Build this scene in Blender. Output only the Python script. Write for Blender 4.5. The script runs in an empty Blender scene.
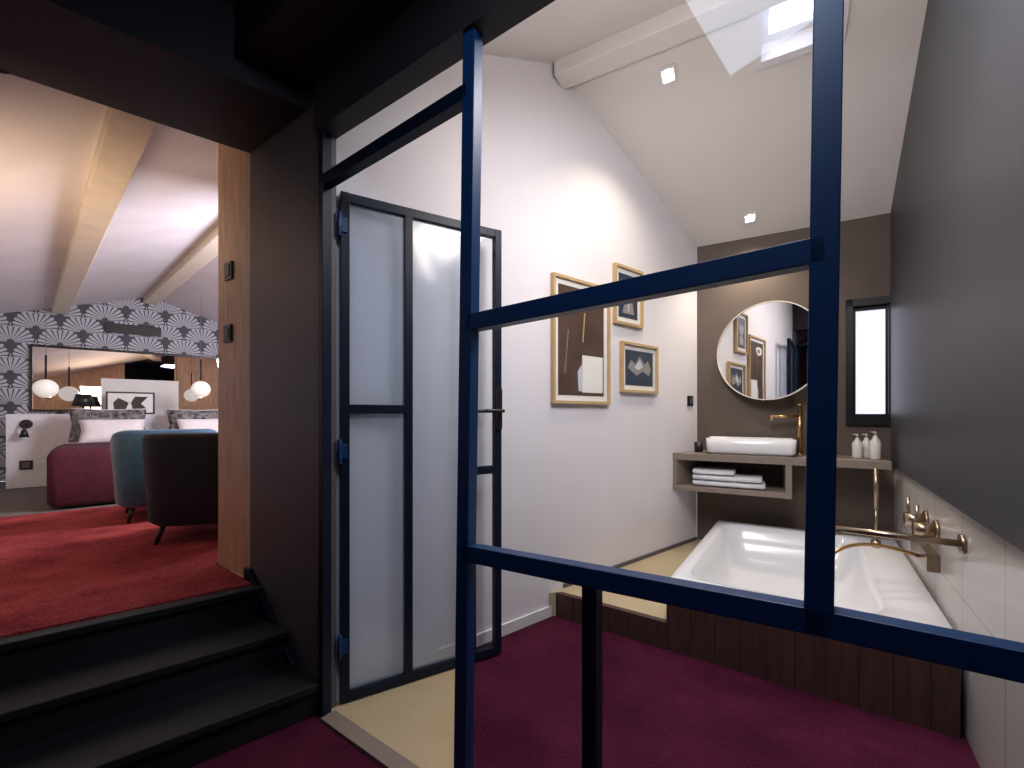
import bpy, bmesh, math
from mathutils import Vector, Matrix
S=bpy.context.scene
try:
    S.view_settings.view_transform='Standard'
except Exception: pass
# ---------------------------------------------------------------- materials
def newmat(name):
    m=bpy.data.materials.new(name); m.use_nodes=True
    return m, m.node_tree, m.node_tree.nodes['Principled BSDF']
def mat(name,col,rough=.6,metal=0,col2=None,scale=20,bump=0,bscale=60,emis=None,estr=0,spec=.5,sheen=0):
    m,t,b=newmat(name)
    b.inputs['Base Color'].default_value=(*col,1); b.inputs['Roughness'].default_value=rough
    b.inputs['Metallic'].default_value=metal; b.inputs['Specular IOR Level'].default_value=spec
    if sheen: b.inputs['Sheen Weight'].default_value=sheen
    tc=t.nodes.new('ShaderNodeTexCoord')
    c2=col2 or tuple(c*.9 for c in col)
    n=t.nodes.new('ShaderNodeTexNoise'); n.inputs['Scale'].default_value=scale; n.inputs['Detail'].default_value=6
    t.links.new(tc.outputs['Object'],n.inputs['Vector'])
    r=t.nodes.new('ShaderNodeValToRGB'); r.color_ramp.elements[0].position=.35; r.color_ramp.elements[1].position=.65
    r.color_ramp.elements[0].color=(*col,1); r.color_ramp.elements[1].color=(*c2,1)
    t.links.new(n.outputs['Fac'],r.inputs['Fac']); t.links.new(r.outputs['Color'],b.inputs['Base Color'])
    if bump:
        n2=t.nodes.new('ShaderNodeTexNoise'); n2.inputs['Scale'].default_value=bscale
        t.links.new(tc.outputs['Object'],n2.inputs['Vector'])
        bp=t.nodes.new('ShaderNodeBump'); bp.inputs['Strength'].default_value=bump; bp.inputs['Distance'].default_value=.01
        t.links.new(n2.outputs['Fac'],bp.inputs['Height']); t.links.new(bp.outputs['Normal'],b.inputs['Normal'])
    if emis:
        b.inputs['Emission Color'].default_value=(*emis,1); b.inputs['Emission Strength'].default_value=estr
    return m
def carpetmat(name,c1,c2):
    m,t,b=newmat(name); b.inputs['Roughness'].default_value=.95; b.inputs['Specular IOR Level'].default_value=.1
    tc=t.nodes.new('ShaderNodeTexCoord'); L=t.links.new
    n=t.nodes.new('ShaderNodeTexNoise'); n.inputs['Scale'].default_value=3.5; n.inputs['Detail'].default_value=3
    f=t.nodes.new('ShaderNodeTexNoise'); f.inputs['Scale'].default_value=90; f.inputs['Detail'].default_value=2
    L(tc.outputs['Object'],n.inputs['Vector']); L(tc.outputs['Object'],f.inputs['Vector'])
    a=t.nodes.new('ShaderNodeMath'); a.operation='MULTIPLY_ADD'; a.inputs[1].default_value=.4; a.inputs[2].default_value=.07
    L(f.outputs['Fac'],a.inputs[0])
    s=t.nodes.new('ShaderNodeMath'); s.operation='MULTIPLY_ADD'; s.inputs[1].default_value=.45
    L(n.outputs['Fac'],s.inputs[0]); L(a.outputs[0],s.inputs[2])
    r=t.nodes.new('ShaderNodeValToRGB'); r.color_ramp.elements[0].position=.38; r.color_ramp.elements[1].position=.62
    r.color_ramp.elements[0].color=(*c2,1); r.color_ramp.elements[1].color=(*c1,1)
    L(s.outputs[0],r.inputs['Fac']); L(r.outputs['Color'],b.inputs['Base Color'])
    bp=t.nodes.new('ShaderNodeBump'); bp.inputs['Strength'].default_value=.5; bp.inputs['Distance'].default_value=.008
    L(f.outputs['Fac'],bp.inputs['Height']); L(bp.outputs['Normal'],b.inputs['Normal'])
    return m
def wood(name,c1,c2,stretch=(14,14,1.2),rough=.45):
    m,t,b=newmat(name); b.inputs['Roughness'].default_value=rough
    tc=t.nodes.new('ShaderNodeTexCoord'); mp=t.nodes.new('ShaderNodeMapping'); mp.inputs['Scale'].default_value=stretch
    n=t.nodes.new('ShaderNodeTexNoise'); n.inputs['Scale'].default_value=3; n.inputs['Detail'].default_value=8; n.inputs['Distortion'].default_value=.6
    r=t.nodes.new('ShaderNodeValToRGB'); r.color_ramp.elements[0].position=.3; r.color_ramp.elements[1].position=.7
    r.color_ramp.elements[0].color=(*c1,1); r.color_ramp.elements[1].color=(*c2,1)
    t.links.new(tc.outputs['Object'],mp.inputs['Vector']); t.links.new(mp.outputs[0],n.inputs['Vector'])
    t.links.new(n.outputs['Fac'],r.inputs['Fac']); t.links.new(r.outputs['Color'],b.inputs['Base Color'])
    return m
def glass(name,tint=(.95,.97,1)):
    m,t,b=newmat(name); t.nodes.remove(b); L=t.links.new
    o=t.nodes['Material Output']; tr=t.nodes.new('ShaderNodeBsdfTransparent'); tr.inputs[0].default_value=(*tint,1)
    g=t.nodes.new('ShaderNodeBsdfGlossy'); g.inputs['Roughness'].default_value=0.0
    lw=t.nodes.new('ShaderNodeLayerWeight'); lw.inputs['Blend'].default_value=.5
    p=t.nodes.new('ShaderNodeMath'); p.operation='POWER'; p.inputs[1].default_value=5; L(lw.outputs['Facing'],p.inputs[0])
    q=t.nodes.new('ShaderNodeMath'); q.operation='MULTIPLY_ADD'; q.inputs[1].default_value=.7; q.inputs[2].default_value=.03; L(p.outputs[0],q.inputs[0])
    mx=t.nodes.new('ShaderNodeMixShader')
    L(q.outputs[0],mx.inputs[0]); L(tr.outputs[0],mx.inputs[1]); L(g.outputs[0],mx.inputs[2]); L(mx.outputs[0],o.inputs[0])
    return m
def frosted(name):
    m,t,b=newmat(name); t.nodes.remove(b)
    o=t.nodes['Material Output']; tr=t.nodes.new('ShaderNodeBsdfTransparent'); tr.inputs[0].default_value=(.9,.94,1,1)
    d=t.nodes.new('ShaderNodeBsdfDiffuse'); d.inputs[0].default_value=(.70,.78,.88,1)
    tl=t.nodes.new('ShaderNodeBsdfTranslucent'); tl.inputs[0].default_value=(.78,.86,.97,1)
    gl=t.nodes.new('ShaderNodeBsdfGlossy'); gl.inputs['Roughness'].default_value=.15
    a=t.nodes.new('ShaderNodeMixShader'); a.inputs[0].default_value=.5
    c=t.nodes.new('ShaderNodeMixShader'); c.inputs[0].default_value=.5
    e=t.nodes.new('ShaderNodeMixShader'); e.inputs[0].default_value=.06
    L=t.links.new
    L(d.outputs[0],a.inputs[1]); L(tl.outputs[0],a.inputs[2]); L(tr.outputs[0],c.inputs[1]); L(a.outputs[0],c.inputs[2])
    L(c.outputs[0],e.inputs[1]); L(gl.outputs[0],e.inputs[2]); L(e.outputs[0],o.inputs[0])
    return m
def wallpaper(name):
    m,t,b=newmat(name); b.inputs['Roughness'].default_value=.7
    N=t.nodes.new; L=t.links.new
    def M(op,a,bb=None):
        n=N('ShaderNodeMath'); n.operation=op
        for i,v in enumerate((a,bb)):
            if v is None: continue
            if isinstance(v,(int,float)): n.inputs[i].default_value=v
            else: L(v,n.inputs[i])
        return n.outputs[0]
    tc=N('ShaderNodeTexCoord'); sx=N('ShaderNodeSeparateXYZ'); L(tc.outputs['Object'],sx.inputs[0])
    W=.42;Hh=.19
    def layer(du,dv):
        u=M('ADD',M('DIVIDE',sx.outputs['X'],W),20+du); v=M('ADD',M('DIVIDE',sx.outputs['Z'],2*Hh),dv)
        cx=M('MULTIPLY',M('SUBTRACT',M('FRACT',u),.5),W); cy=M('MULTIPLY',M('FRACT',v),2*Hh)
        r=M('SQRT',M('ADD',M('MULTIPLY',cx,cx),M('MULTIPLY',cy,cy)))
        ang=M('ARCTAN2',cx,M('ADD',cy,.0001))
        R=M('SUBTRACT',.255,M('MULTIPLY',M('ABSOLUTE',ang),.03))
        rn=M('DIVIDE',r,R)
        ray=M('GREATER_THAN',M('COSINE',M('MULTIPLY',ang,24)),-.6)
        body=M('MULTIPLY',M('GREATER_THAN',rn,.15),M('LESS_THAN',rn,M('ADD',.90,M('MULTIPLY',M('COSINE',M('MULTIPLY',ang,24)),.04))))
        line=M('MULTIPLY',ray,body)
        inside=M('LESS_THAN',rn,.98)
        return line,inside,cy
    l1,i1,c1=layer(0,0); l2,i2,c2=layer(.5,.5)
    front=M('LESS_THAN',c1,Hh)
    a=M('MULTIPLY',i1,front); la=M('MULTIPLY',l1,a)
    nb=M('SUBTRACT',1,front); b2=M('MULTIPLY',i2,nb); lb=M('MULTIPLY',l2,b2)
    rest1=M('MULTIPLY',M('MULTIPLY',M('SUBTRACT',1,i1),front),M('MULTIPLY',l2,i2))
    rest2=M('MULTIPLY',M('MULTIPLY',M('SUBTRACT',1,i2),nb),M('MULTIPLY',l1,i1))
    f=M('MINIMUM',M('ADD',M('ADD',la,lb),M('ADD',rest1,rest2)),1)
    mx=N('ShaderNodeMix'); mx.data_type='RGBA'; L(f,mx.inputs[0])
    mx.inputs[6].default_value=(.07,.07,.085,1); mx.inputs[7].default_value=(.48,.48,.53,1)
    L(mx.outputs[2],b.inputs['Base Color'])
    return m
def tiles(name,col,mortar,w,h,rough=.2):
    m,t,b=newmat(name); b.inputs['Roughness'].default_value=rough
    tc=t.nodes.new('ShaderNodeTexCoord'); sp=t.nodes.new('ShaderNodeSeparateXYZ'); cb=t.nodes.new('ShaderNodeCombineXYZ')
    br=t.nodes.new('ShaderNodeTexBrick'); br.offset=0; br.inputs['Scale'].default_value=1
    br.inputs['Brick Width'].default_value=w; br.inputs['Row Height'].default_value=h; br.inputs['Mortar Size'].default_value=.003
    br.inputs['Color1'].default_value=(*col,1); br.inputs['Color2'].default_value=(*[c*.95 for c in col],1); br.inputs['Mortar'].default_value=(*mortar,1)
    L=t.links.new; L(tc.outputs['Object'],sp.inputs[0]); L(sp.outputs['X'],cb.inputs[0]); L(sp.outputs['Z'],cb.inputs[1])
    L(cb.outputs[0],br.inputs['Vector']); L(br.outputs['Color'],b.inputs['Base Color'])
    return m
white=mat('white_plaster',(.76,.73,.77),.75,col2=(.74,.71,.75),scale=3,bump=.05,bscale=30)
ceilw=mat('white_ceiling',(.74,.70,.69),.8,col2=(.72,.68,.67),scale=3)
bedceil=mat('bedroom_ceiling_paint',(.72,.67,.69),.8,scale=3)
beamm=mat('painted_beam',(.76,.66,.54),.6,scale=8)
brown=mat('brown_wall',(.105,.075,.06),.6,scale=4,bump=.04)
taupe=mat('dark_taupe_paint',(.10,.088,.095),.5,scale=3)
charc=mat('charcoal_wall',(.042,.044,.052),.45,scale=3)
blackc=mat('black_ceiling',(.020,.015,.019),.6,scale=3)
navyc=mat('navy_ceiling',(.09,.115,.19),.6,scale=3)
stairm=mat('black_stair',(.009,.011,.015),.5,scale=12,bump=.1)
carpet=carpetmat('red_carpet',(.42,.075,.065),(.17,.018,.028))
carpetp=carpetmat('purple_carpet',(.09,.012,.036),(.038,.004,.016))
greyfl=mat('grey_rug',(.20,.17,.14),.9,col2=(.12,.10,.09),scale=25,bump=.5)
beige=mat('beige_floor',(.50,.40,.25),.4,col2=(.46,.36,.22),scale=6)
oak=wood('oak_panel',(.44,.27,.15),(.66,.45,.28))
walnut=wood('walnut_cladding',(.05,.023,.018),(.085,.042,.032))
navy=mat('blue_highlight_steel',(.005,.036,.12),.4,scale=5,spec=.4)  # bluish highlights of the frame put into the base colour
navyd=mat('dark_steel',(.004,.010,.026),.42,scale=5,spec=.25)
black=mat('black_metal',(.01,.01,.012),.35)
cordm=mat('grey_cord',(.2,.19,.19),.6)
gl=glass('clear_glass'); fr=frosted('frosted_glass')
wp=wallpaper('fan_wallpaper')
mirr=mat('mirror_silver',(.88,.88,.89),.01,1,col2=(.88,.88,.89))
gold=mat('brushed_gold',(.6,.40,.18),.28,1)
nickel=mat('brushed_bronze',(.42,.33,.24),.28,1)
ceram=mat('white_ceramic',(.82,.82,.85),.12,col2=(.82,.82,.85))
stone=mat('taupe_counter',(.25,.20,.17),.45,scale=30)
towel=mat('white_towel',(.78,.78,.84),.95,bump=.6,bscale=150)
paper=mat('white_paper',(.78,.76,.72),.8,col2=(.78,.76,.72))
artb=mat('dark_art',(.06,.035,.025),.5,col2=(.10,.06,.045),scale=5)
artn=mat('navy_art',(.02,.03,.055),.5,col2=(.03,.045,.08),scale=5)
artg=mat('art_grey',(.28,.26,.25),.6,scale=8)
artl=mat('art_pale_blue',(.55,.58,.66),.6,scale=8)
framew=mat('light_wood_frame',(.55,.38,.2),.4)
palef=mat('pale_mirror_frame',(.8,.75,.66),.4)
teal=mat('blue_velvet',(.010,.075,.15),.7,sheen=.3,col2=(.008,.05,.10))
dvel=mat('dark_velvet',(.010,.012,.020),.7,sheen=.1)
burg=mat('burgundy_throw',(.085,.005,.022),.85,col2=(.05,.003,.014),bump=.6,bscale=90)
linen=mat('white_linen',(.75,.70,.70),.9,bump=.3)
pat=mat('patterned_cushion',(.02,.02,.025),.8,col2=(.25,.23,.23),scale=22)
opal=mat('opal_glass',(.9,.87,.82),.2,emis=(1,.9,.78),estr=.35)
lampm=mat('lamp_glow',(1,.8,.5),.5,emis=(1,.7,.35),estr=7)
spotm=mat('spot_glow',(1,1,1),.5,emis=(1,.95,.86),estr=22)
whitep=mat('white_trim_paint',(.75,.73,.76),.45)
tilem=tiles('greige_tiles',(.5,.47,.45),(.25,.23,.22),.45,.5)
bottle=mat('white_bottle',(.75,.72,.68),.3)
frost_win=mat('frosted_daylight_glass',(.8,.82,.95),.6,emis=(.80,.77,1),estr=1.0)
# ---------------------------------------------------------------- mesh builder
class MB:
    def __init__(s,name,O=(0,0,0),ex=(1,0)):
        s.name=name; s.bm=bmesh.new(); s.mats=[]
        l=math.hypot(*ex); ex=(ex[0]/l,ex[1]/l)
        O=Vector(O) if len(O)==3 else Vector((O[0],O[1],0))
        s.M=Matrix(((ex[0],-ex[1],0,O.x),(ex[1],ex[0],0,O.y),(0,0,1,O.z),(0,0,0,1)))
    def mi(s,m):
        if m not in s.mats: s.mats.append(m)
        return s.mats.index(m)
    def face(s,vs,m,sm=False):
        try:
            f=s.bm.faces.new(vs); f.material_index=s.mi(m); f.smooth=sm; return f
        except ValueError: return None
    def prism(s,pts,z0,z1,m):
        n=len(pts)
        za=z0 if isinstance(z0,(list,tuple)) else [z0]*n
        zb=z1 if isinstance(z1,(list,tuple)) else [z1]*n
        a=[s.bm.verts.new((p[0],p[1],za[i])) for i,p in enumerate(pts)]
        b=[s.bm.verts.new((p[0],p[1],zb[i])) for i,p in enumerate(pts)]
        s.face(a[::-1],m); s.face(b,m)
        for i in range(n): s.face([a[i],a[(i+1)%n],b[(i+1)%n],b[i]],m)
        return s
    def box(s,x0,x1,y0,y1,z0,z1,m):
        return s.prism([(x0,y0),(x1,y0),(x1,y1),(x0,y1)],z0,z1,m)
    def pane(s,x0,x1,y,z0,z1,m):
        s.face([s.bm.verts.new(p) for p in ((x0,y,z0),(x1,y,z0),(x1,y,z1),(x0,y,z1))],m); return s
    def vpoly(s,pts,y0,y1,m):
        n=len(pts)
        a=[s.bm.verts.new((p[0],y0,p[1])) for p in pts]; b=[s.bm.verts.new((p[0],y1,p[1])) for p in pts]
        s.face(a,m); s.face(b[::-1],m)
        for i in range(n): s.face([a[i],b[i],b[(i+1)%n],a[(i+1)%n]],m)
        return s
    def loft(s,loops,m,closed=True,cap0=True,cap1=True,sm=True):
        R=[[s.bm.verts.new(p) for p in l] for l in loops]
        n=len(R[0])
        for i in range(len(R)-1):
            for j in range(n if closed else n-1):
                k=(j+1)%n; s.face([R[i][j],R[i][k],R[i+1][k],R[i+1][j]],m,sm)
        if cap0: s.face(R[0][::-1],m)
        if cap1: s.face(R[-1],m)
        return s
    def tube(s,pts,r,m,n=12):
        pts=[Vector(p) for p in pts]; rs=r if isinstance(r,(list,tuple)) else [r]*len(pts)
        loops=[]; ref=None
        for i,p in enumerate(pts):
            d=(pts[min(i+1,len(pts)-1)]-pts[max(i-1,0)]).normalized()
            if ref is None:
                ref=Vector((0,0,1)) if abs(d.z)<.9 else Vector((1,0,0))
            a=d.cross(ref).normalized(); b=d.cross(a).normalized()
            loops.append([p+(a*math.cos(2*math.pi*k/n)+b*math.sin(2*math.pi*k/n))*rs[i] for k in range(n)])
        return s.loft(loops,m)
    def bar(s,p0,p1,w,h,m):
        p0=Vector(p0);p1=Vector(p1); d=(p1-p0).normalized(); a=Vector((0,1,0)); b=d.cross(a).normalized()
        lo=[]
        for p in (p0,p1):
            lo.append([p+a*w/2*i+b*h/2*j for i,j in ((-1,-1),(1,-1),(1,1),(-1,1))])
        return s.loft(lo,m,sm=False)
    def ell(s,c,sx,sy,sz,m,e=1.0,rx=0,n=24,k=14):
        c=Vector(c); rot=Matrix.Rotation(rx,3,'X'); loops=[]
        f=lambda t:math.copysign(abs(t)**e,t)
        for i in range(k+1):
            ph=-math.pi/2+math.pi*i/k; cp=max(abs(math.cos(ph)),.02); cp=cp**e; sp=f(math.sin(ph))
            loops.append([c+rot@Vector((sx*cp*f(math.cos(2*math.pi*j/n)),sy*cp*f(math.sin(2*math.pi*j/n)),sz*sp)) for j in range(n)])
        return s.loft(loops,m)
    def pillow(s,c,w,h,t,m,rx=0):
        c=Vector(c); rot=Matrix.Rotation(rx,3,'X'); N=14; g=[[],[]]
        for sgn in (0,1):
            for i in range(N+1):
                row=[]
                for j in range(N+1):
                    a=-1+2*i/N; b=-1+2*j/N
                    th=((1-a**4)*(1-b**4))**.5*t/2
                    px=a*w/2*(1-.08*(1-abs(b))**1*abs(a)); pz=b*h/2*(1-.08*(1-abs(a))*abs(b))
                    row.append(s.bm.verts.new(c+rot@Vector((px,(-1 if sgn else 1)*(th+.002),pz))))
                g[sgn].append(row)
        for sgn in (0,1):
            for i in range(N):
                for j in range(N):
                    q=g[sgn]; s.face([q[i][j],q[i+1][j],q[i+1][j+1],q[i][j+1]],m,True)
        edge=[(i,0) for i in range(N)]+[(N,j) for j in range(N)]+[(N-i,N) for i in range(N)]+[(0,N-j) for j in range(N)]
        for a in range(len(edge)):
            p=edge[a];q=edge[(a+1)%len(edge)]
            s.face([g[0][p[0]][p[1]],g[0][q[0]][q[1]],g[1][q[0]][q[1]],g[1][p[0]][p[1]]],m,True)
        return s
    def done(s,bevel=0,seg=2):
        bmesh.ops.recalc_face_normals(s.bm,faces=s.bm.faces)
        me=bpy.data.meshes.new(s.name); s.bm.to_mesh(me); s.bm.free()
        for m in s.mats: me.materials.append(m)
        o=bpy.data.objects.new(s.name,me); S.collection.objects.link(o); o.matrix_world=s.M
        if bevel:
            b=o.modifiers.new('bevel','BEVEL'); b.width=bevel; b.segments=seg; b.limit_method='ANGLE'; b.angle_limit=math.radians(40)
        return o
# ---------------------------------------------------------------- plan of the place (metres)
D1=(.775,.631)      # direction of party wall / bedroom
D2=(.818,-.575)     # direction of the glazed partition
D4=(.871,-.491)     # direction of bathroom rear wall
DR=(.575,.818)      # right wall
JB=(-.748,1.72); W0=(-.748,1.778); K=(-1.272,2.088); KW=(-1.572,2.30)
B0=(1.58,3.674); C0=(2.70,3.04); E0=(.94,.534); R0=(.273,2.61); R1=(1.795,1.751)
def zc(x,y):
    d=-(x-B0[0])*.491-(y-B0[1])*.871
    return 2.635+.44*min(d,3.138-d)
# floors
MB('floor').prism([(-3.7,-2.3),(2.3,-2.3),(2.3,-.42),(3.0,3.2),(1.8,4.0),(-.85,1.9),(-1.3,2.2),(-3.7,.4)],-.1,0,carpetp).done()
MB('floor_tiles').prism([JB,(-.15,1.30),(-.21,2.215),W0],0,.008,beige).done()
MB('floor_platform').prism([(.30,2.58),(.80,2.23),(1.645,3.46),(2.6,2.93),C0,B0,(.22,2.56)],0.0,.14,beige).done()
# bedroom floor and steps
N0=(-1.21,1.99)
def lxr(ly): return (.077-.472*ly)/1.673
b=MB('stairs',N0,D1)
for i in range(3):
    z=.4-.1333*i; y0=-.24*i; y1=y0+(.26 if i else .03)
    b.prism([(-2.9,y0),(lxr(y0)-.005,y0),(lxr(y1)-.005,y1),(-2.9,y1)],0,z-.03,stairm)
    b.prism([(-2.9,y0-.02),(lxr(y0)-.005,y0-.02),(lxr(y1)-.005,y1),(-2.9,y1)],z-.03,z,stairm)
b.done(.004)
A=(-3.6,.193); BL=(-7.07,4.45); BR=(-3.24,7.57); G=(0,3.58)
def lin(x): return 3.123+.814*x
MB('floor_bedroom').prism([(-3.6,lin(-3.6)-.09),(-1.22,2.04),K,KW,G,BR,BL],.2,.396,greyfl).done()
MB('red_carpet').prism([(-3.5,lin(-3.5)-.05),(-1.225,2.035),(-1.30,2.095),(-1.595,2.305),(-.95,2.89),(-2.6,4.50),(-3.98,3.34),(-5.0,2.48)],.396,.405,carpet).done()
# ceilings bedroom
PR=(-5.10,6.056)
def zb(x,y):
    q=(x-PR[0])*.66+(y-PR[1])*.752
    return 2.86-.322*abs(q)
RB=(-.91,2.38); GP=(0,3.123)
b=MB('ceiling_bedroom')
p=[(A[0]+.0,A[1]),RB,PR,BL]; b.prism(p,[zb(*q) for q in p],[zb(*q)+.1 for q in p],bedceil)
p=[RB,GP,G,BR,PR]; b.prism(p,[zb(*q) for q in p],[zb(*q)+.1 for q in p],bedceil)
b.done()
def purl(name,p0,L,w,q,dp):
    z=2.86-.322*abs(q); o=MB(name,p0,(.752,-.66)); o.box(0,L,-w/2,w/2,z-dp,z+.03,beamm); return o.done(.008)
purl('ceiling_beam',(-5.78,5.5),5.85,.15,-.867,.09)
purl('ceiling_beam',PR,5.5,.15,0,.10)
# bedroom walls
b=MB('wall_bedroom_rear',(-5.78,5.5),D1)
def lw(x): 
    P=(-5.78+x*D1[0],5.5+x*D1[1]); return zb(*P)+.05
b.vpoly([(-1.66,.4),(3.28,.4),(3.28,lw(3.28)),(.877,lw(.877)),(-1.66,lw(-1.66))],0,.1,wp).done()
MB('wall_bedroom_left').prism([A,(A[0]-.08,A[1]-.06),(BL[0]-.08,BL[1]-.06),BL],.3,[zb(*A)+.05]*4,white).done()
MB('wall_bedroom_right').prism([G,(.08,3.64),(-3.16,7.63),BR],.3,2.6,white).done()
MB('wall_bedroom_inner',KW,D1).box(.05,2.03,-.06,0,.3,2.8,oak).done()
MB('wall_bedroom_front',(-3.6,lin(-3.6)),D1).box(0,2.0,-.06,0,.3,2.6,oak).done()
# oak reveal panel
b=MB('oak_reveal_panel',K,(-.818,.575)); b.box(0,.367,-.04,0,.4,2.66,oak); b.done(.003)
nrm=(-.575,-.818)
def on_reveal(x,off): return (K[0]-.818*x+nrm[0]*off, K[1]+.575*x+nrm[1]*off)
for i,(x,z) in enumerate(((.22,1.94),(.23,1.62))):
    o=MB('wall_switch',on_reveal(x,0),(.818,-.575))
    o.box(-.04,.04,-.012,.0,z-.045,z+.045,black); o.box(-.025,.025,-.016,-.012,z-.03,z+.03,taupe); o.done(.003)
# pier
MB('wall_pier',K,D2).box(0,.64,0,.05,0,2.6,taupe).done()
o=MB('trim_1',K,D2)
o.vpoly([(-.02,.46),(.03,.46),(.60,.0),(.45,.0),(-.02,.37)],-.022,-.001,navyd); o.done(.003)
# opening header (black) + corridor ceiling
o=MB('ceiling_header',K,D1); o.prism([(-3.0,-.5),(.2,-.5),(.2,0),(-3.0,0)],2.47,3.0,blackc); o.done()
MB('ceiling_corridor').prism([(-3.7,-2.3),(2.3,-2.3),(2.3,-.42),(-1.3,2.12),(-3.7,.2)],2.75,2.85,navyc).done()
o=MB('ceiling_beam_dark',(-1.05,1.93),D2); o.box(.02,2.4,-.25,-.02,2.55,2.75,blackc); o.done()
# corridor walls behind the camera
MB('wall_corridor_rear').box(-3.7,2.3,-2.4,-2.3,0,2.8,taupe).done()
MB('wall_corridor_left').box(-3.8,-3.7,-2.3,.3,0,2.8,taupe).done()
MB('wall_corridor_right').box(2.3,2.4,-2.4,-.4,0,2.8,taupe).done()
MB('wall_corridor_end',E0,D2).box(.0,1.7,0,.1,0,2.8,taupe).done()
# ---------------------------------------------------------------- bathroom shell
b=MB('wall_left',W0,D1)
b.vpoly([(0,0),(3.0,0),(3.0,2.65),(1.317,3.34),(0,2.80)],0,.1,white).done()
o=MB('baseboard_left',W0,D1); o.box(.5,1.36,-.012,0,0,.06,whitep); o.box(1.37,2.98,-.012,0,.14,.165,taupe); o.done()
o=MB('wall_rear',B0,D4)
o.box(0,1.035,0,.14,0,2.64,brown); o.box(1.035,1.27,0,.14,0,1.148,brown); o.box(1.035,1.27,0,.14,2.025,2.64,brown); o.box(1.27,1.40,0,.14,0,2.64,brown); o.done()
o=MB('window_1',B0,D4)
x0,x1,z0,z1=1.035,1.27,1.148,2.025
o.box(x0-.02,x0+.02,-.02,.14,z0-.02,z1+.02,black); o.box(x1-.01,x1+.01,-.0,.14,z0,z1,black)
o.box(x0-.02,x1+.008,-.02,.14,z1-.03,z1+.02,black); o.box(x0-.02,x1+.008,-.03,.14,z0-.02,z0+.03,black)
o.box(x0+.02,x0+.045,.04,.07,z0+.03,z1-.03,black); o.box(x1-.02,x1-.01,.04,.07,z0+.03,z1-.03,black)
o.box(x0+.045,x1-.02,.04,.07,z1-.06,z1-.03,black);o.box(x0+.045,x1-.02,.04,.07,z0+.03,z0+.06,black)
o.box(x0+.045,x1-.02,.05,.056,z0+.06,z1-.06,frost_win); o.done()
# right wall
L=math.hypot(C0[0]-E0[0],C0[1]-E0[1])
o=MB('wall_right',E0,DR)
o.prism([(0,-.12),(L+.05,-.12),(L+.05,0),(0,0)],0,.845,tilem)
zr=zc(*C0)+.02
o.done()
o=MB('wall_right_upper',E0,DR)
rd=math.hypot(R1[0]-E0[0],R1[1]-E0[1])
o.vpoly([(0,.845),(L,.845),(L,zr),(rd,zc(*R1)+.02),(0,zc(*E0)+.02)],-.12,.02,charc); o.done()
def zl(lx,d): return 2.635+.44*d
o=MB('ceiling',B0,D4)
def cpoly(p):
    q=[(a,-d) for a,d in p]; o.prism(q,[zl(a,d) for a,d in p],[zl(a,d)+.22 for a,d in p],ceilw)
SX0,SX1,SD0,SD1=.46,.80,1.22,1.52
cpoly([(0,0),(SX0,0),(SX0,1.569),(-.616,1.569)]); cpoly([(SX1,0),(1.31,0),(1.15,1.569),(SX1,1.569)])
cpoly([(SX0,0),(SX1,0),(SX1,SD0),(SX0,SD0)]); cpoly([(SX0,SD1),(SX1,SD1),(SX1,1.569),(SX0,1.569)])
o.done()
o=MB('ceiling_slope_front')
p=[W0,R0,R1,E0]; o.prism(p,[zc(*q) for q in p],[zc(*q)+.1 for q in p],ceilw); o.done()
o=MB('ceiling_beam_ridge',R0,D4); o.box(.01,1.72,-.07,.07,3.21,3.36,ceilw); o.done(.006)
# skylight frame
o=MB('window_2',B0,D4)
def sk(a0,a1,d0,d1,dz0,dz1,m):
    p=[(a0,d0),(a1,d0),(a1,d1),(a0,d1)]; o.prism([(a,-d) for a,d in p],[zl(a,d)+dz0 for a,d in p],[zl(a,d)+dz1 for a,d in p],m)
t=.035
sk(SX0-t,SX0,SD0-t,SD1+t,-.015,.0,whitep); sk(SX1,SX1+t,SD0-t,SD1+t,-.015,.0,whitep); sk(SX0,SX1,SD0-t,SD0,-.015,.0,whitep); sk(SX0,SX1,SD1,SD1+t,-.015,.0,whitep)
sk(SX0,SX0+t,SD0,SD1,.08,.12,whitep); sk(SX1-t,SX1,SD0,SD1,.08,.12,whitep); sk(SX0+t,SX1-t,SD0,SD0+t,.08,.12,whitep); sk(SX0+t,SX1-t,SD1-t,SD1,.08,.12,whitep)
sk(SX0+t,SX1-t,SD0+t,SD1-t,.1,.105,gl); o.done()
# recessed spots (square trims)
def spot(x,y,power):
    z=zc(x,y); o=MB('recessed_spotlight',(x,y,z-.003),D4)
    sq=lambda r,h:[(a*r,b_*r,h-b_*r*.44) for a,b_ in ((-1,-1),(1,-1),(1,1),(-1,1))]
    o.loft([sq(.045,.0),sq(.045,-.008),sq(.034,-.008),sq(.03,.0)],whitep,cap0=True,cap1=False,sm=False)
    o.loft([[(r*math.cos(2*math.pi*i/20),r*math.sin(2*math.pi*i/20),h-r*math.sin(2*math.pi*i/20)*.44) for i in range(20)] for r,h in ((.026,-.002),(.02,-.009))],spotm); o.done()
    l=bpy.data.lights.new('spot_lamp','SPOT'); l.energy=power; l.color=(1,.86,.66); l.spot_size=math.radians(120); l.spot_blend=.9; l.shadow_soft_size=.03
    lo_=bpy.data.objects.new('spot_lamp',l); S.collection.objects.link(lo_); lo_.location=(x-.01,y-.02,z-.05)
spot(.921,2.538,50); spot(1.83,3.306,58)
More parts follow.
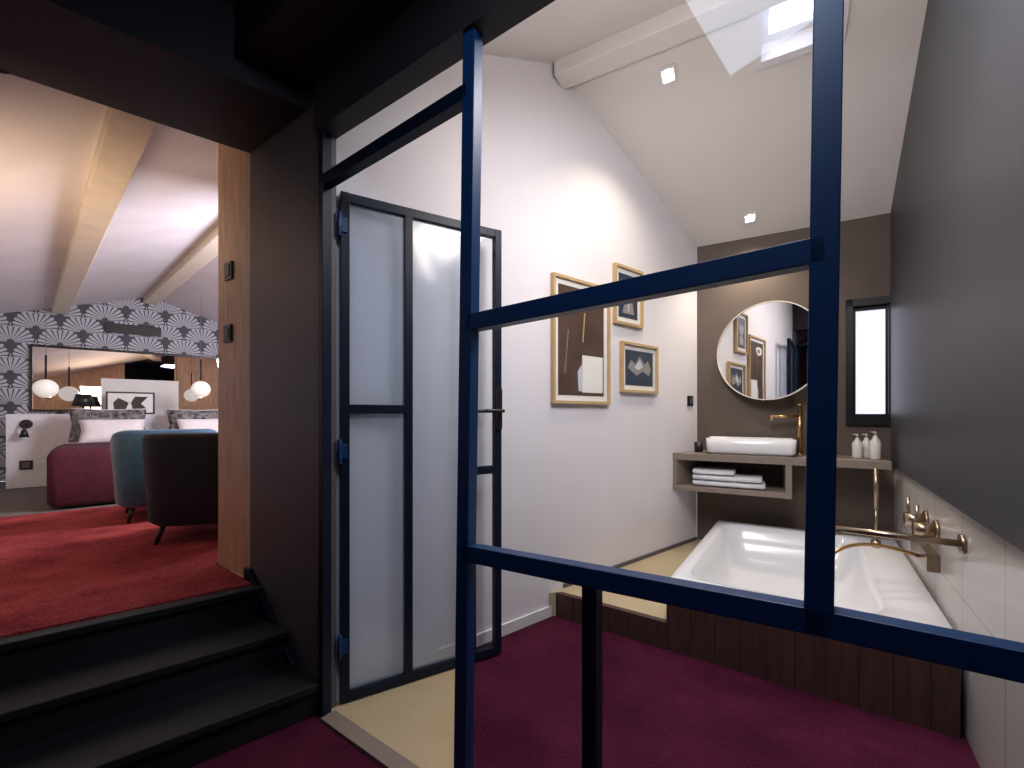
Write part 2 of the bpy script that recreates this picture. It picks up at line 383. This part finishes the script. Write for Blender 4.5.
# ---------------------------------------------------------------- platform riser/tub cladding
o=MB('tub_cladding',(.30,2.58),(1.423,-1))
o.box(-.03,.62,-.03,0,0,.138,walnut); o.box(.62,1.68,-.03,0,0,.31,walnut)
for i in range(16): o.box(-.02+i*.108,-.016+i*.108,-.032,-.03,.0,.13 if i<6 else .305,blackc)
o.done()
# ---------------------------------------------------------------- bathtub
NL=Vector((.807,2.224));NR=Vector((1.685,1.61));FR=Vector((2.60,2.915));FL=Vector((1.652,3.45))
def bl(a,b,z):
    p=NL*(1-a)*(1-b)+NR*a*(1-b)+FR*a*b+FL*(1-a)*b; return (p.x,p.y,z)
def rr(a0,a1,b0,b1,r,z,n=8):
    out=[]
    for (cx,cy,s0) in ((a1-r,b1-r,0),(a0+r,b1-r,1),(a0+r,b0+r,2),(a1-r,b0+r,3)):
        for i in range(n+1):
            t=math.pi/2*(s0+i/n); out.append(bl(cx+r*math.cos(t),cy+r*math.sin(t),z))
    return out
o=MB('bathtub')
o.loft([rr(.0,1,0,1,.012,.145),rr(.0,1,0,1,.012,.345),rr(.006,.994,.004,.996,.012,.357),
 rr(.06,.82,.05,.95,.10,.357),rr(.068,.812,.056,.944,.10,.35),rr(.08,.80,.07,.92,.10,.25),rr(.11,.77,.11,.86,.12,.10),rr(.16,.72,.2,.79,.12,.055),rr(.25,.65,.3,.7,.1,.05)],ceram,cap0=False,cap1=True)
o.done()
nr=(-.818,.575)
def rw(x,off,z): return (E0[0]+DR[0]*x+nr[0]*off,E0[1]+DR[1]*x+nr[1]*off,z)
o=MB('bath_mixer')
a=1.32
o.tube([rw(a,.002,.715),rw(a,.014,.715)],.035,nickel,24); o.tube([rw(a,.01,.715),rw(a,.40,.715)],.014,nickel)
o.tube([rw(a,.393,.715),rw(a,.393,.69)],.014,nickel)
for xx,zz in ((1.75,.67),(1.98,.67)):
    o.tube([rw(xx,.002,zz),rw(xx,.012,zz)],.05,nickel,24); o.tube([rw(xx,.012,zz),rw(xx,.085,zz)],.032,nickel,20)
    o.tube([rw(xx,.07,zz),rw(xx,.07,zz+.11)],.008,nickel)
P=[rw(1.7,.002,.55),rw(2.1,.002,.55),rw(2.1,.045,.55),rw(1.7,.045,.55)]
o.prism([p[:2] for p in P],.49,.57,nickel)
o.done()
o=MB('hand_shower')
o.tube([rw(2.6,.14,.358),rw(2.6,.14,.40)],.025,nickel,20); o.tube([rw(2.6,.14,.40),rw(2.6,.14,.62)],.008,nickel)
o.tube([rw(2.6,.14,.60),rw(2.6,.14,.86)],.013,nickel)
pts=[]
for i in range(25):
    t=i/24; pts.append(Vector(rw(1.85-.45*t,.05+.40*math.sin(math.pi*t*.62),.52+.10*math.sin(math.pi*t)-.34*t*t)))
o.tube(pts,.009,gold,8); o.done()
# ---------------------------------------------------------------- vanity
o=MB('vanity_counter',B0,D4)
o.prism([(-.145,-.36),(1.20,-.36),(1.20,-.002),(.025,-.002)],.845,.90,stone)
o.prism([(-.145,-.36),(.66,-.36),(.66,-.002),(.025,-.002)],.605,.645,stone)
o.box(.62,.66,-.36,-.002,.645,.845,stone); o.prism([(-.14,-.355),(-.11,-.355),(.055,-.002),(.025,-.002)],.645,.845,stone)
o.done(.003)
o=MB('folded_towels',B0,D4)
for (z,xa,xb,hh) in ((.647,-.0,.50,.046),(.693,-.0,.48,.044),(.737,.0,.30,.04)):
    lo=[]
    for k,x in enumerate((xa,xa+.012,xa+.15,xb-.15,xb-.012,xb)):
        e=.75 if k in (0,5) else 1
        lo.append([(x,-.2+.15*e*math.copysign(abs(math.cos(t))**.45,math.cos(t)),z+hh/2+hh/2*.98*e*math.copysign(abs(math.sin(t))**.6,math.sin(t))) for t in [2*math.pi*i/20 for i in range(20)]])
    o.loft(lo,towel)
o.done()
o=MB('vessel_sink',B0,D4)
def rl(cx,cy,a,b_,r,z,n=6):
    out=[]
    for sx,sy,s0 in ((1,1,0),(-1,1,1),(-1,-1,2),(1,-1,3)):
        for i in range(n+1):
            t=math.pi/2*(s0+i/n); out.append((cx+sx*(a-r)+r*math.cos(t),cy+sy*(b_-r)+r*math.sin(t),z))
    return out
cx,cy=.395,-.19
o.loft([rl(cx,cy,.265,.13,.03,.90),rl(cx,cy,.29,.155,.035,.92),rl(cx,cy,.295,.16,.035,1.02),rl(cx,cy,.288,.153,.035,1.023),rl(cx,cy,.282,.147,.035,1.01),rl(cx,cy,.24,.11,.035,.93)],ceram); o.done(.0)
o=MB('basin_faucet',B0,D4)
x=.725;y=-.10
o.tube([(x,y,.9),(x,y,.91)],.03,gold,20); o.tube([(x,y,.9),(x,y,1.27)],.014,gold,16); o.tube([(x+.012,y,1.19),(x-.19,y-.04,1.19)],.011,gold)
o.tube([(x-.18,y-.038,1.19),(x-.18,y-.038,1.16)],.011,gold); o.tube([(x,y,1.27),(x+.0,y,1.285)],.018,gold); o.done()
o=MB('dark_cup',B0,D4); o.loft([[ (.035+r*math.cos(t),-.2+r*math.sin(t),z) for t in [2*math.pi*i/20 for i in range(20)]] for r,z in ((.032,.9),(.036,.98),(.033,.98),(.028,.92))],black); o.done()
o=MB('soap_bottle',B0,D4)
for bx,by,h in ((1.05,-.2,.13),(1.11,-.14,.13),(1.14,-.24,.15)):
    o.loft([[ (bx+r*math.cos(t),by+r*math.sin(t),z) for t in [2*math.pi*i/18 for i in range(18)]] for r,z in ((.028,.9),(.03,.91),(.03,.9+h*.8),(.012,.9+h),(.012,.91+h))],bottle)
    o.tube([(bx,by,.91+h),(bx,by,.935+h),(bx-.03,by,.935+h)],.006,bottle,8)
o.done()
# round mirror turned off the wall to reflect the pictures; bracket added
mc=(1.955,3.29); mdir=(.663,-.748)
o=MB('round_mirror',mc,mdir)
cz=1.69; Rm=.376
ci=lambda r,y:[(r*math.cos(2*math.pi*i/72),y,cz+r*math.sin(2*math.pi*i/72)) for i in range(72)]
o.loft([ci(Rm,.02),ci(Rm,-.012),ci(Rm-.007,-.012),ci(Rm-.007,-.004)],palef,sm=False,cap1=False); o.loft([ci(Rm-.007,-.003),ci(Rm-.008,-.004)],mirr,sm=False)
o.tube([(0,.02,cz),(.06,.15,cz)],.02,black); o.done()
# ---------------------------------------------------------------- art on the left wall
def picture(name,x0,x1,z0,z1,mm,bg,shapes):
    o=MB(name,W0,D1); f=.018
    o.box(x0,x1,-.03,-.0,z0,z0+f,framew);o.box(x0,x1,-.03,0,z1-f,z1,framew);o.box(x0,x0+f,-.03,0,z0+f,z1-f,framew);o.box(x1-f,x1,-.03,0,z0+f,z1-f,framew)
    o.box(x0+f,x1-f,-.012,-.0,z0+f,z1-f,paper)
    a,b_,c,d=x0+f+mm,x1-f-mm,z0+f+mm,z1-f-mm
    o.box(a,b_,-.014,-.012,c,d,bg)
    for k,(pts,m) in enumerate(shapes):
        o.vpoly([(a+(b_-a)*u,c+(d-c)*v) for u,v in pts],-.0155-.001*k,-.014,m)
    return o.done()
blob=lambda cx,cy,rx,ry,n=18,w=.15:[(cx+rx*math.cos(t)*(1+w*math.sin(3*t)),cy+ry*math.sin(t)*(1+w*math.cos(2*t))) for t in [2*math.pi*i/n for i in range(n)]]
picture('picture_frame',1.26,1.795,1.27,2.05,.035,artb,[(blob(.33,.86,.22,.08),paper),(blob(.36,.86,.12,.04),artg),([(.42,.04),(.97,.04),(.97,.38),(.6,.38),(.4,.22)],artl),([(.5,.03),(.95,.03),(.95,.38),(.5,.38)],paper),([(.5,.5),(.515,.5),(.56,.78),(.54,.78)],framew),([(.12,.2),(.13,.2),(.2,.6),(.19,.6)],artg)])  # white rectangle at lower right is a reflection painted as a shape
picture('picture_frame',1.85,2.175,1.83,2.24,.035,artn,[(blob(.5,.6,.3,.2),artg),([(.2,.1),(.8,.1),(.7,.4),(.3,.36)],artg),([(.45,.15),(.5,.15),(.6,.7),(.55,.7)],artl)])
picture('picture_frame',1.926,2.37,1.36,1.715,.035,artn,[([(.08,.5),(.2,.72),(.35,.6),(.5,.85),(.68,.62),(.8,.75),(.92,.5),(.85,.3),(.6,.42),(.4,.28),(.2,.4)],artg),([(.3,.5),(.5,.75),(.62,.55),(.45,.45)],artl)])
o=MB('wall_switch',W0,D1); o.box(2.84,2.92,-.012,0,1.275,1.36,black); o.box(2.86,2.90,-.016,-.012,1.295,1.34,taupe); o.done(.002)
# ---------------------------------------------------------------- glazed partition
o=MB('glass_partition',JB,D2)
T=.04; Wd=.045
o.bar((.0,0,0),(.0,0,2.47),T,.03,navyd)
o.bar((.733,0,0),(.773,0,2.33),T,Wd,navy)
o.bar((1.607,0,.80),(1.627,0,2.33),T,Wd,navy)
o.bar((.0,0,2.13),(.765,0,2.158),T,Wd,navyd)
o.bar((.765,0,1.472),(1.618,0,1.501),T,.048,navy)
o.bar((.745,0,.79),(1.618,0,.822),T,.048,navy); o.bar((1.618,0,.822),(2.1,0,.828),T,.048,navy)
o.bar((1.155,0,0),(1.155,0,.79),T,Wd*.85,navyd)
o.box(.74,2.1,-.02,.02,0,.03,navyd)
o.done(.002)
o=MB('partition_glazing',JB,D2)
o.pane(.765,2.08,0,.03,2.33,gl); o.pane(.015,.74,0,2.16,2.33,gl)
o.done()
o=MB('partition_header',JB,D2); o.box(-.02,2.06,-.03,.05,2.33,2.9,blackc); o.done()
MB('door_threshold',JB,D2).box(.02,.74,-.03,.03,0,.012,stone).done()
# ---------------------------------------------------------------- door leaf
o=MB('door_1',(-.711,1.777),(.651,.383))
w=.755; t=.036
def v(x,z0,z1,ww=.035): o.box(x-ww/2,x+ww/2,-t/2,t/2,z0,z1,navyd)
def h(x0,x1,z,hh=.038): o.box(x0,x1,-t/2,t/2,z-hh/2,z+hh/2,navyd)
v(.018,.015,2.12); v(.285,.053,2.082); v(.60,.053,2.082,.03); v(w-.018,.015,2.12)
h(.036,w-.036,2.10); h(.036,w-.036,.034); h(.036,.268,1.225); h(.615,w-.036,.93)
o.pane(.036,.268,0,.053,1.206,fr); o.pane(.036,.268,0,1.244,2.081,fr)
o.pane(.303,.585,0,.053,2.081,fr)
o.pane(.615,.72,0,.053,.911,gl);o.pane(.615,.72,0,.949,2.081,gl)
for z in (1.98,1.05,.25):
    o.tube([(-.005,-.022,z-.05),(-.005,-.022,z+.05)],.01,navy); o.box(-.005,.025,-.026,-.018,z-.03,z+.03,navy)
o.box(.722,.752,-.03,-.018,1.13,1.33,black); o.tube([(.737,-.018,1.22),(.737,-.07,1.22),(.64,-.07,1.22)],.009,black)
o.tube([(.737,.018,1.22),(.737,.07,1.22),(.64,.07,1.22)],.009,black)
o.done(.0015)
# ---------------------------------------------------------------- bedroom furniture
o=MB('headboard_wall',(-5.32,4.75),D1); o.box(-.18,3.3,0,.84,.4,1.21,whitep); o.done(.004)
o=MB('wall_lamp',(-5.32,4.75),D1); o.tube([(-.03,-.0,1.1),(-.03,-.02,1.1)],.05,black,20); o.tube([(-.03,-.02,1.1),(-.03,-.08,1.1),(-.03,-.1,1.02)],.01,black); o.tube([(-.03,-.1,1.04),(-.03,-.1,.96)],[.02,.04],black); o.done()
o=MB('wall_socket',(-5.32,4.75),D1); o.box(-.08,.02,-.012,0,.60,.70,black); o.box(-.06,.0,-.015,-.012,.62,.68,taupe); o.done(.002)
o=MB('wall_mirror',(-5.78,5.5),D1)
o.box(-.26,2.9,-.03,-.001,1.24,1.27,black);o.box(-.26,2.9,-.03,-.001,2.05,2.08,black);o.box(-.26,-.235,-.03,-.001,1.27,2.05,black);o.box(2.875,2.9,-.03,-.001,1.27,2.05,black)
o.box(-.235,2.875,-.015,-.001,1.27,2.05,mirr); o.done()
o=MB('air_vent',(-5.78,5.5),D1); o.box(.42,1.0,-.02,-.001,2.31,2.44,black)
for i in range(5): o.box(.43,.99,-.03,-.02,2.325+i*.022,2.333+i*.022,taupe)
o.done()
o=MB('bed',(-3.85,3.58),(.722,.692))
bw,blen=1.62,1.70
def soft(x0,x1,y0,y1,z0,z1,m,r=.05):
    cx=(x0+x1)/2;cy=(y0+y1)/2;a=(x1-x0)/2;c=(y1-y0)/2
    o.loft([rl(cx,cy,a-r*.4,c-r*.4,r,z0),rl(cx,cy,a,c,r,z0+r*.5),rl(cx,cy,a,c,r,z1-r),rl(cx,cy,a-r*.3,c-r*.3,r,z1-r*.3),rl(cx,cy,a-r,c-r,r,z1)],m)
soft(.04,bw-.04,.04,blen,.46,.66,blackc,.03)
for fx in (.1,bw-.1):
    for fy in (.1,blen-.1): o.tube([(fx,fy,.4),(fx,fy,.47)],.025,black)
soft(.01,bw-.01,.01,blen,.62,.88,linen,.06)
soft(-.02,bw+.02,-.02,.95,.42,.915,burg,.07)
o.done()
o=MB('bed_pillows',(-3.85,3.58),(.722,.692))
for x in (.38,1.2):
    o.pillow((x,1.5,1.09),.66,.40,.16,linen,-.35)
    o.pillow((x,1.33,1.09),.64,.38,.14,pat,-.4)
    o.pillow((x+.03,1.16,1.03),.54,.27,.14,linen,-.45)
o.done()
def chair(name,loc,ang,m):
    o=MB(name,(loc[0],loc[1],.406),(math.cos(ang),math.sin(ang)))
    n=36; A0=math.radians(118)
    loops=[]
    for i in range(n+1):
        a=-A0+2*A0*i/n; tt=abs(a)/A0; H=.68-.17*max(0,(tt-.35)/.65)**1.5
        prof=[]
        dx,dy=math.sin(a),-math.cos(a)
        sq=1/max(abs(dx)**4+abs(dy)**4,1e-6)**.25*.93
        for r,z in ((.29,.11),(.325,.14),(.335,.3),(.35,.5),(.355,H-.03),(.348,H-.005),(.325,H+.005),(.295,H-.015),(.275,.5),(.26,.35),(.25,.12)):
            prof.append((dx*r*sq,dy*r*sq,min(z,H+.005)))
        loops.append(prof)
    o.loft(loops,m,closed=True)
    o.loft([rl(0,.02,.24,.25,.1,.11),rl(0,.02,.27,.29,.1,.13),rl(0,.02,.27,.30,.1,.27)],m)
    o.loft([rl(0,.04,.23,.26,.1,.27),rl(0,.04,.26,.29,.1,.29),rl(0,.04,.26,.29,.1,.36),rl(0,.04,.23,.26,.1,.395),rl(0,.04,.12,.13,.1,.405)],m)
    for sx in (-1,1):
        for sy in (-1,1): o.tube([(sx*.20,sy*.2,.13),(sx*.235,sy*.235,0)],[.018,.011],black,10)
    return o.done()
chair('armchair',(-2.03,2.93),.30,dvel)
chair('armchair',(-2.80,3.48),.75,teal)
def pend(x,y,z):
    o=MB('pendant_lamp',(x,y,0)); o.ell((0,0,z),.105,.105,.105,opal); zt=zb(x,y)
    o.tube([(0,0,z+.095),(0,0,z+.38)],.010,black); o.tube([(0,0,z+.36),(0,0,zt)],.0025,cordm,8); o.done()
pend(-5.28,4.87,1.50); pend(-3.98,5.5,1.53)
o=MB('canvas_board',(-5.08,5.85),D1); o.box(-.37,.43,-.02,0,1.212,1.68,paper); o.done(.003)
o=MB('picture_frame',(-4.98,5.62),D1)
o.box(-.24,.24,-.02,0,1.212,1.50,black); o.box(-.22,.22,-.023,-.02,1.232,1.48,paper)
o.vpoly([(-.16,1.27),(-.05,1.27),(-.02,1.36),(-.12,1.42),(-.17,1.36)],-.026,-.023,black); o.vpoly([(.02,1.27),(.15,1.29),(.1,1.35),(.17,1.44),(.04,1.44),(.0,1.36)],-.026,-.023,black); o.done()
o=MB('table_lamp',(-5.36,5.38)); o.tube([(0,0,1.21),(0,0,1.225)],.06,black,20); o.tube([(0,0,1.22),(0,0,1.34)],.01,black)
o.loft([[ (r*math.cos(t),r*math.sin(t),z) for t in [2*math.pi*i/24 for i in range(24)]] for r,z in ((.11,1.31),(.07,1.46))],black); o.done()
for x in (.3,.8,1.3):
    o=MB('wall_sconce',(-3.6,lin(-3.6)),D1); o.box(x-.04,x+.04,0.0,.06,1.57,1.70,lampm); o.box(x-.05,x+.05,0,.03,1.55,1.72,black); o.done(.004)
for x in (.5,1.1,1.7):
    o=MB('wall_sconce',KW,D1); o.box(x-.04,x+.04,0.0,.06,1.62,1.76,lampm); o.box(x-.05,x+.05,0,.03,1.60,1.78,black); o.done(.004)
# ---------------------------------------------------------------- lights
def area(name,loc,target,size,power,col,sy=None):
    l=bpy.data.lights.new(name,'AREA'); l.energy=power; l.color=col; l.size=size
    if sy: l.shape='RECTANGLE'; l.size_y=sy
    o=bpy.data.objects.new(name,l); S.collection.objects.link(o); o.location=loc
    o.rotation_euler=(Vector(target)-Vector(loc)).to_track_quat('-Z','Y').to_euler(); return o
area('bath_fill',(.75,1.35,2.62),(1.0,2.4,.4),.6,27,(1,.95,.95))  # added soft fill above the partition, no such ceiling lamp
area('bath_ceiling_fill',(.55,1.12,2.4),(1.4,3.0,3.0),.35,11,(1,.90,.80))  # added to brighten the sloped ceiling in place of bounce light
area('skylight_daylight',(1.35,2.35,3.42),(1.3,2.6,0),.3,14,(.8,.87,1))
area('bedroom_warm_light',(-2.7,1.9,1.5),(-3.3,3.1,2.6),.8,17,(1,.74,.48))
area('bedroom_cool_fill',(-1.4,3.9,2.2),(-4.3,5.0,1.3),.8,85,(.9,.88,1))  # added cool fill inside the room, no window behind it
area('corridor_fill',(.1,.35,2.66),(.3,1.1,.9),.5,10,(.66,.8,1))  # added bluish fill overhead to light the partition frame
w=bpy.data.worlds.new('world'); S.world=w; w.use_nodes=True
bg=w.node_tree.nodes['Background']; bg.inputs[0].default_value=(.78,.82,1,1); bg.inputs[1].default_value=1.6
# ---------------------------------------------------------------- camera
c=bpy.data.cameras.new('camera'); c.sensor_width=36; c.lens=430/1024*36; c.shift_y=31/1024; c.clip_start=.02
co=bpy.data.objects.new('camera',c); S.collection.objects.link(co); co.location=(0,0,1.2); co.rotation_euler=(math.pi/2,0,0)
S.camera=co
